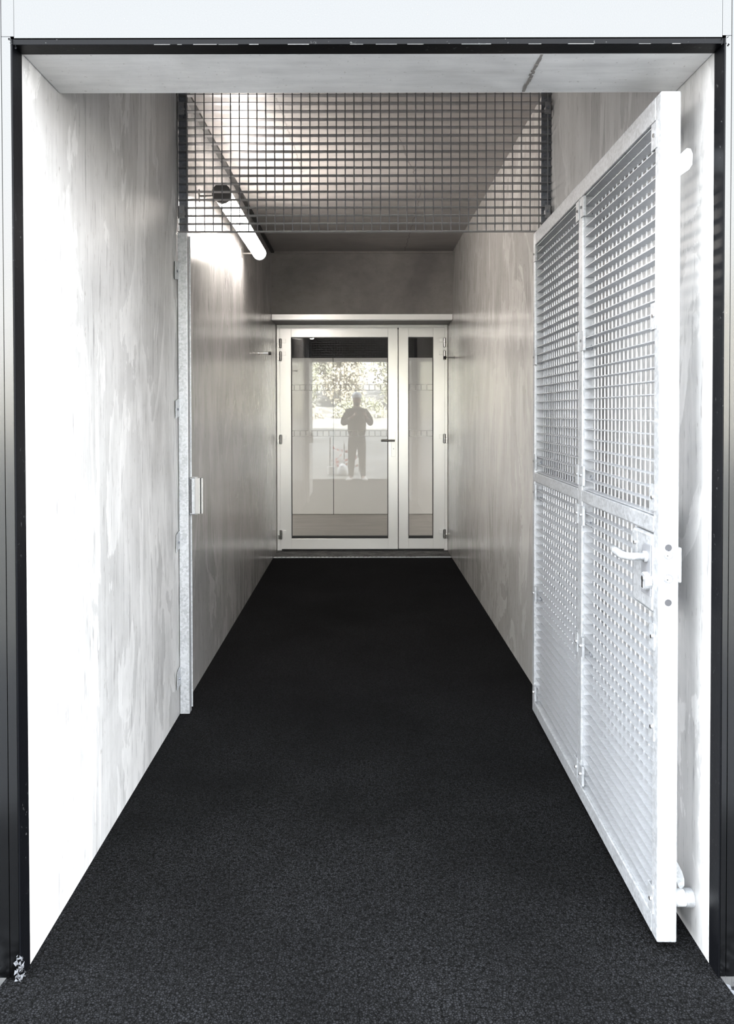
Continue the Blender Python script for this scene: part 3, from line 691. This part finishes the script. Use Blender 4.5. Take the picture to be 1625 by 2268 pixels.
for s_ in (-1, 1):
    hp_ = av((s_ * 0.09, 0, 0.86), 0.085, pel); kn = av((s_ * 0.105, 0.01, 0.48), 0.055, hp_); an = av((s_ * 0.125, 0, 0.09), 0.036, kn); av((s_ * 0.135, 0.10, 0.035), 0.03, an)
    sh = av((s_ * 0.17, 0, 1.41), 0.055, ch); el = av((s_ * 0.275, 0.02, 1.155), 0.042, sh)
    wx = PX * 0.7 + s_ * 0.135; wr = av((wx, 0.27, 1.29), 0.027, el)
    cx_ = PX + s_ * 0.100; pm = av((cx_ + s_ * 0.012, 0.315, 1.335), (0.018, 0.034), wr)
    for q in range(4):
        zf = 1.372 - q * 0.019 + 0.01; ln = (0.030, 0.038, 0.034, 0.022)[q]
        a = av((cx_ + s_ * 0.008, 0.340, zf), 0.009, pm); b_ = av((cx_ - s_ * 0.010, 0.362, zf + 0.002), 0.0085, a)
        av((cx_ - s_ * (0.014 + ln), 0.364, zf), 0.008, b_)
    a = av((cx_ - s_ * 0.004, 0.318, 1.365), 0.0105, pm); av((cx_ - s_ * 0.035, 0.330, 1.372), 0.0095, a)
body = skin('body', V, E, R, M['skin'], pr)
# jacket
V, E, R = [], [], []
a = av((0, 0, 0.855), (0.195, 0.14)); b0 = av((0, 0, 1.05), (0.205, 0.14), a); c0 = av((0, 0, 1.27), (0.21, 0.145), b0); d0 = av((0, 0, 1.41), (0.14, 0.10), c0); av((0, 0.0, 1.49), 0.072, d0)
for s_ in (-1, 1):
    sh = av((s_ * 0.165, 0, 1.385), 0.09, d0); m1 = av((s_ * 0.245, 0.005, 1.27), 0.078, sh); el = av((s_ * 0.29, 0.02, 1.14), 0.072, m1)
    wx = PX * 0.7 + s_ * 0.145; av((wx, 0.245, 1.275), 0.042, el)
skin('jacket', V, E, R, M['jacket'], pr)
V, E, R = [], [], []
a = av((0, 0, 1.03), (0.160, 0.115)); b0 = av((0, 0, 0.86), (0.172, 0.122), a)
for s_ in (-1, 1):
    t = av((s_ * 0.090, 0, 0.74), 0.112, b0); k_ = av((s_ * 0.105, 0.012, 0.47), 0.084, t); c_ = av((s_ * 0.118, 0.0, 0.28), 0.070, k_); av((s_ * 0.125, 0, 0.045), 0.054, c_)
skin('trousers', V, E, R, M['trousers'], pr)
for s_ in (-1, 1):
    sh = MB()
    prof = [(-0.075, 0.045, 0.085), (-0.05, 0.05, 0.10), (0.02, 0.052, 0.095), (0.09, 0.056, 0.062), (0.16, 0.052, 0.05), (0.195, 0.030, 0.035)]
    for (yy, hw, hh) in prof:
        for t in range(10):
            an = 2 * pi * t / 10; sh.v.append((s_ * 0.135 + s_ * yy * 0.25 + hw * cos(an), yy, max(0.004, hh * 0.5 + hh * 0.5 * sin(an))))
    for i in range(len(prof) - 1):
        for t in range(10): sh.f.append((i * 10 + t, i * 10 + (t + 1) % 10, i * 10 + 10 + (t + 1) % 10, i * 10 + 10 + t)); sh.m.append(0)
    sh.f += [tuple(range(10)), tuple(range(50, 60))]; sh.m += [0, 0]
    sh.build('shoe', M['shoe'], pr, smooth=True)
cp = MB(); rows = [(-0.01, 0.103), (0.035, 0.110), (0.075, 0.100), (0.105, 0.072), (0.120, 0.03)]
for (hh, r) in rows:
    for t in range(20): cp.v.append((r * 0.92 * cos(2 * pi * t / 20), 0.012 + r * 1.08 * sin(2 * pi * t / 20), 1.685 + hh))
for i in range(4):
    for t in range(20): cp.f.append((i * 20 + t, i * 20 + (t + 1) % 20, i * 20 + 20 + (t + 1) % 20, i * 20 + 20 + t)); cp.m.append(0)
cp.f.append(tuple(range(80, 100))); cp.m.append(0)
cpo = cp.build('cap', M['cap'], pr, smooth=True)
br = MB(); N_ = 12
for k2, zo in ((0, 0.0), (1, 0.006)):
    for t in range(N_ + 1):
        an = radians(15 + 150 * t / N_); br.v.append((0.088 * cos(an), 0.012 + 0.10 * sin(an), 1.690 + zo)); br.v.append((0.075 * cos(an), 0.012 + 0.155 * sin(an), 1.672 + zo))
for k2 in (0, 1):
    o_ = k2 * (N_ + 1) * 2
    for t in range(N_): br.f.append((o_ + t * 2, o_ + t * 2 + 1, o_ + t * 2 + 3, o_ + t * 2 + 2)); br.m.append(0)
q_ = (N_ + 1) * 2
for t in range(N_): br.f.append((t * 2 + 1, q_ + t * 2 + 1, q_ + t * 2 + 3, t * 2 + 3)); br.m.append(0)
br.build('brim', M['cap_dark'], cpo)
MB().box(-0.004, 0.004, 0.128, 0.150, 0.88, 1.36).build('zip', M['gasket'], pr)
MB().tube([(0, 0.0, 1.44), (0, 0.004, 1.50)], [0.082, 0.070], 18).build('collar', M['jacket'], pr, smooth=True)
bd = MB().tube([(0, 0.035, 1.575), (0, 0.045, 1.555), (0, 0.04, 1.525)], [0.068, 0.066, 0.045], 16); bd.build('beard', M['beard'], pr, smooth=True)
for s_ in (-1, 1): MB().tube([(s_ * 0.03, 0.088, 1.648), (s_ * 0.03, 0.102, 1.648)], [0.011, 0.008], 10).build('eye', M['gasket'], pr)
MB().box(-0.024, 0.024, 0.098, 0.108, 1.588, 1.592).build('mouth', M['tape_red'], pr)
ph = empty('smartphone', (0.0, -0.052, PZ)); tag(ph, 'dark phone held sideways in the hands of the reflected person', 'phone')
MB().box(-0.078, 0.078, -0.004, 0.004, -0.037, 0.037).build('phone_case', M['phone'], ph, bev=0.003)
MB().box(-0.074, 0.074, -0.0046, -0.0041, -0.034, 0.034).build('screen', M['gasket'], ph)
MB().tube([(-0.060, 0.004, 0.022), (-0.060, 0.0055, 0.022)], 0.006, 14).build('lens', M['steel'], ph)

# ------------------------------------------------------------------ things on the grass seen in the glass
bk = empty('bucket', (-0.64, -1.55, tz(-0.64, -1.55))); tag(bk, 'white plastic bucket on the grass behind the person', 'bucket')
MB().tube([(0, 0, 0.0), (0, 0, 0.17)], [0.065, 0.085], 24).build('bucket_body', M['white_plastic'], bk)
MB().tube([(0, 0, 0.165), (0, 0, 0.175)], [0.09, 0.09], 24).build('rim', M['white_plastic'], bk)
MB().tube([(0.088 * cos(t), 0, 0.16 + 0.09 * sin(t)) for t in [pi * i / 10 for i in range(11)]], 0.0025, 6).build('bail', M['steel'], bk)
sk = empty('plastic_sack', (-0.38, -1.50, tz(-0.38, -1.50))); tag(sk, 'pale slumped plastic sack beside the bucket on the grass', 'sack')
MB().tube([(0, 0, 0.0), (0, 0, 0.06), (0.0, 0, 0.15), (-0.02, 0, 0.22), (-0.03, 0.0, 0.25)], [0.12, 0.13, 0.115, 0.07, 0.02], 14).build('sack_body', M['white_plastic'], sk, smooth=True)
stakes = [(-0.66, -1.65, 0.80, 'left'), (-0.36, -2.1, 0.62, 'middle'), (-0.02, -2.0, 0.66, 'right')]
tops = []
for (x, y, h, nm) in stakes:
    z = tz(x, y)
    o = MB().tube([(x, y, z - 0.08), (x, y, z + h - 0.03), (x, y, z + h)], [0.013, 0.012, 0.004], 8).build('stake', M['wood'])
    tag(o, 'thin wooden stake carrying barrier tape, %s of the three on the grass' % nm, 'stake', 'stakes holding the barrier tape'); tops.append((x, y, z, h))
tp = empty('barrier_tape', (-0.36, -2.1, 0.05)); tag(tp, 'red and white barrier tape strung in zigzags between the stakes', 'tape')
pts = [(-0.66, -1.63, 0.66), (-0.36, -2.08, 0.52), (-0.02, -1.98, 0.60), (-0.36, -2.07, 0.50), (-0.66, -1.63, 0.28), (-0.02, -1.98, 0.42), (-0.36, -2.07, 0.20), (-0.66, -1.63, 0.34), (-0.36, -2.07, 0.14), (-0.02, -1.98, 0.22)]
wt, rd = MB(), MB()
for i in range(len(pts) - 1):
    A, B = Vector(pts[i]), Vector(pts[i + 1]); n_ = 10
    for q in range(n_):
        p0 = A.lerp(B, q / n_) - Vector((-0.36, -2.1, 0.05)); p1 = A.lerp(B, (q + 1) / n_) - Vector((-0.36, -2.1, 0.05))
        sg = Vector((0, 0, -0.03 * sin(pi * q / n_))); sg1 = Vector((0, 0, -0.03 * sin(pi * (q + 1) / n_))); u = Vector((0, 0, 0.026)); dpt = Vector((0, 0.0012, 0))
        a_ = [p0 + sg - u, p1 + sg1 - u, p1 + sg1 + u, p0 + sg + u]; b2 = [p + dpt for p in a_]
        (rd if q % 3 == 2 else wt).add(a_ + b2, [(0, 1, 2, 3), (7, 6, 5, 4), (0, 4, 5, 1), (1, 5, 6, 2), (2, 6, 7, 3), (3, 7, 4, 0)])
wt.build('white_stretches', M['white_plastic'], tp); rd.build('red_stretches', M['tape_red'], tp)

# ------------------------------------------------------------------ trees beyond the grass
def tree(x, y, h, wd, mat, seed, label):
    q = random.Random(seed); z = tz(x, y); t = empty('tree', (x, y, z)); tag(t, label, 'tree', 'trees beyond the grass slope')
    tr = MB().tube([(0, 0, -0.1), (0.05, 0, h * 0.3), (-0.05, 0.03, h * 0.75)], [0.12, 0.09, 0.03], 8)
    for i in range(5):
        a = q.uniform(0, 6.28); z0 = h * q.uniform(0.2, 0.6); tr.tube([(0, 0, z0), (cos(a) * wd * .5, sin(a) * wd * .5, z0 + h * 0.22)], [0.045, 0.012], 6)
    tr.build('trunk', M['bark'], t)
    fo = MB(); cl_ = []
    for i in range(40):
        a = q.uniform(0, 6.28); rr_ = wd * q.uniform(0, 0.85) ; zz_ = h * q.uniform(0.12, 0.95)
        rr_ *= (1 - 0.45 * abs(zz_ / h - 0.45) * 2)
        cl_.append((cos(a) * rr_, sin(a) * rr_, zz_, wd * q.uniform(0.28, 0.5)))
    for i in range(3600):
        c_ = cl_[i % len(cl_)]; d = Vector((q.gauss(0, 1), q.gauss(0, 1), q.gauss(0, 1))).normalized() * c_[3] * q.uniform(0.6, 1.0)
        p = Vector(c_[:3]) + d; p.z = max(p.z, 0.05)
        s_ = q.uniform(0.06, 0.13); e = Euler((q.uniform(0, 6.3), q.uniform(0, 6.3), q.uniform(0, 6.3))).to_matrix()
        fo.add([p + e @ Vector(v_) for v_ in ((-s_, 0, 0), (0, -s_ * .5, s_ * .12), (s_, 0, 0), (0, s_ * .5, s_ * .12))], [(0, 1, 2, 3)])
    f_ = fo.build('foliage', mat, t); f_['kind'] = 'stuff'
specs = [(-9.0, -21, 3.6, 1.5, 'leaf', 'round green'), (-5.9, -22.5, 2.9, 1.35, 'leaf', 'low broad green'), (-3.1, -21.0, 2.7, 1.3, 'leaf', 'lowest green'), (-0.6, -23.2, 3.3, 1.3, 'leaf2', 'pale dry'),
         (1.7, -21.2, 4.6, 1.45, 'leaf', 'tall green'), (4.5, -23.5, 5.2, 1.6, 'leaf2', 'tallest straw coloured'), (7.6, -21.0, 4.4, 1.6, 'leaf', 'broad green'), (11.3, -22.0, 4.9, 1.8, 'leaf2', 'outermost dry')]
specs += [(-7.3, -26.5, 4.4, 1.6, 'leaf2', 'leftmost dry rear'), (-4.0, -26.0, 3.6, 1.5, 'leaf', 'left green rear'), (-0.9, -27.2, 5.4, 1.7, 'leaf', 'central green rear'),
          (2.9, -26.8, 6.6, 1.9, 'leaf', 'high green rear'), (6.5, -26.5, 6.8, 1.9, 'leaf2', 'high dry rear'), (10.6, -27.0, 6.2, 1.9, 'leaf', 'rightmost green rear'), (-1.9, -30.5, 5.2, 1.7, 'leaf2', 'farthest dry')]
for i, (x, y, h, wd, mt, nm) in enumerate(specs):
    tree(x, y, h, wd, M[mt], 20 + i, '%s tree in the row beyond the grass slope' % nm)
for i in range(7):
    x = -8.4 + i * 2.8; q = random.Random(60 + i); z = tz(x, -18.6)
    fo = MB()
    for k2 in range(900):
        d = Vector((q.gauss(0, 1), q.gauss(0, 1), abs(q.gauss(0, 1)))).normalized(); p = Vector((d.x * 1.25, d.y * 0.7, d.z * 1.15 * (0.8 + 0.3 * sin(i * 2.1)))) * q.uniform(0.75, 1)
        s_ = q.uniform(0.05, 0.1); e = Euler((q.uniform(0, 6.3), q.uniform(0, 6.3), q.uniform(0, 6.3))).to_matrix()
        fo.add([p + e @ Vector(v_) for v_ in ((-s_, 0, 0), (0, -s_ * .5, 0.01), (s_, 0, 0), (0, s_ * .5, 0.01))], [(0, 1, 2, 3)])
    t = empty('shrub', (x, -18.6, z)); tag(t, '%s low shrub before the trees on the sunlit slope' % ('far left dry', 'second from left green', 'third from left dry', 'middle green', 'third from right dry', 'second from right green', 'far right dry')[i], 'shrub', 'shrubs at the foot of the trees')
    f_ = fo.build('foliage', M['leaf' if i % 2 else 'leaf2'], t); f_['kind'] = 'stuff'
    MB().tube([(0, 0, -0.05), (0.02, 0, 0.6)], [0.03, 0.01], 6).build('stem', M['bark'], t)
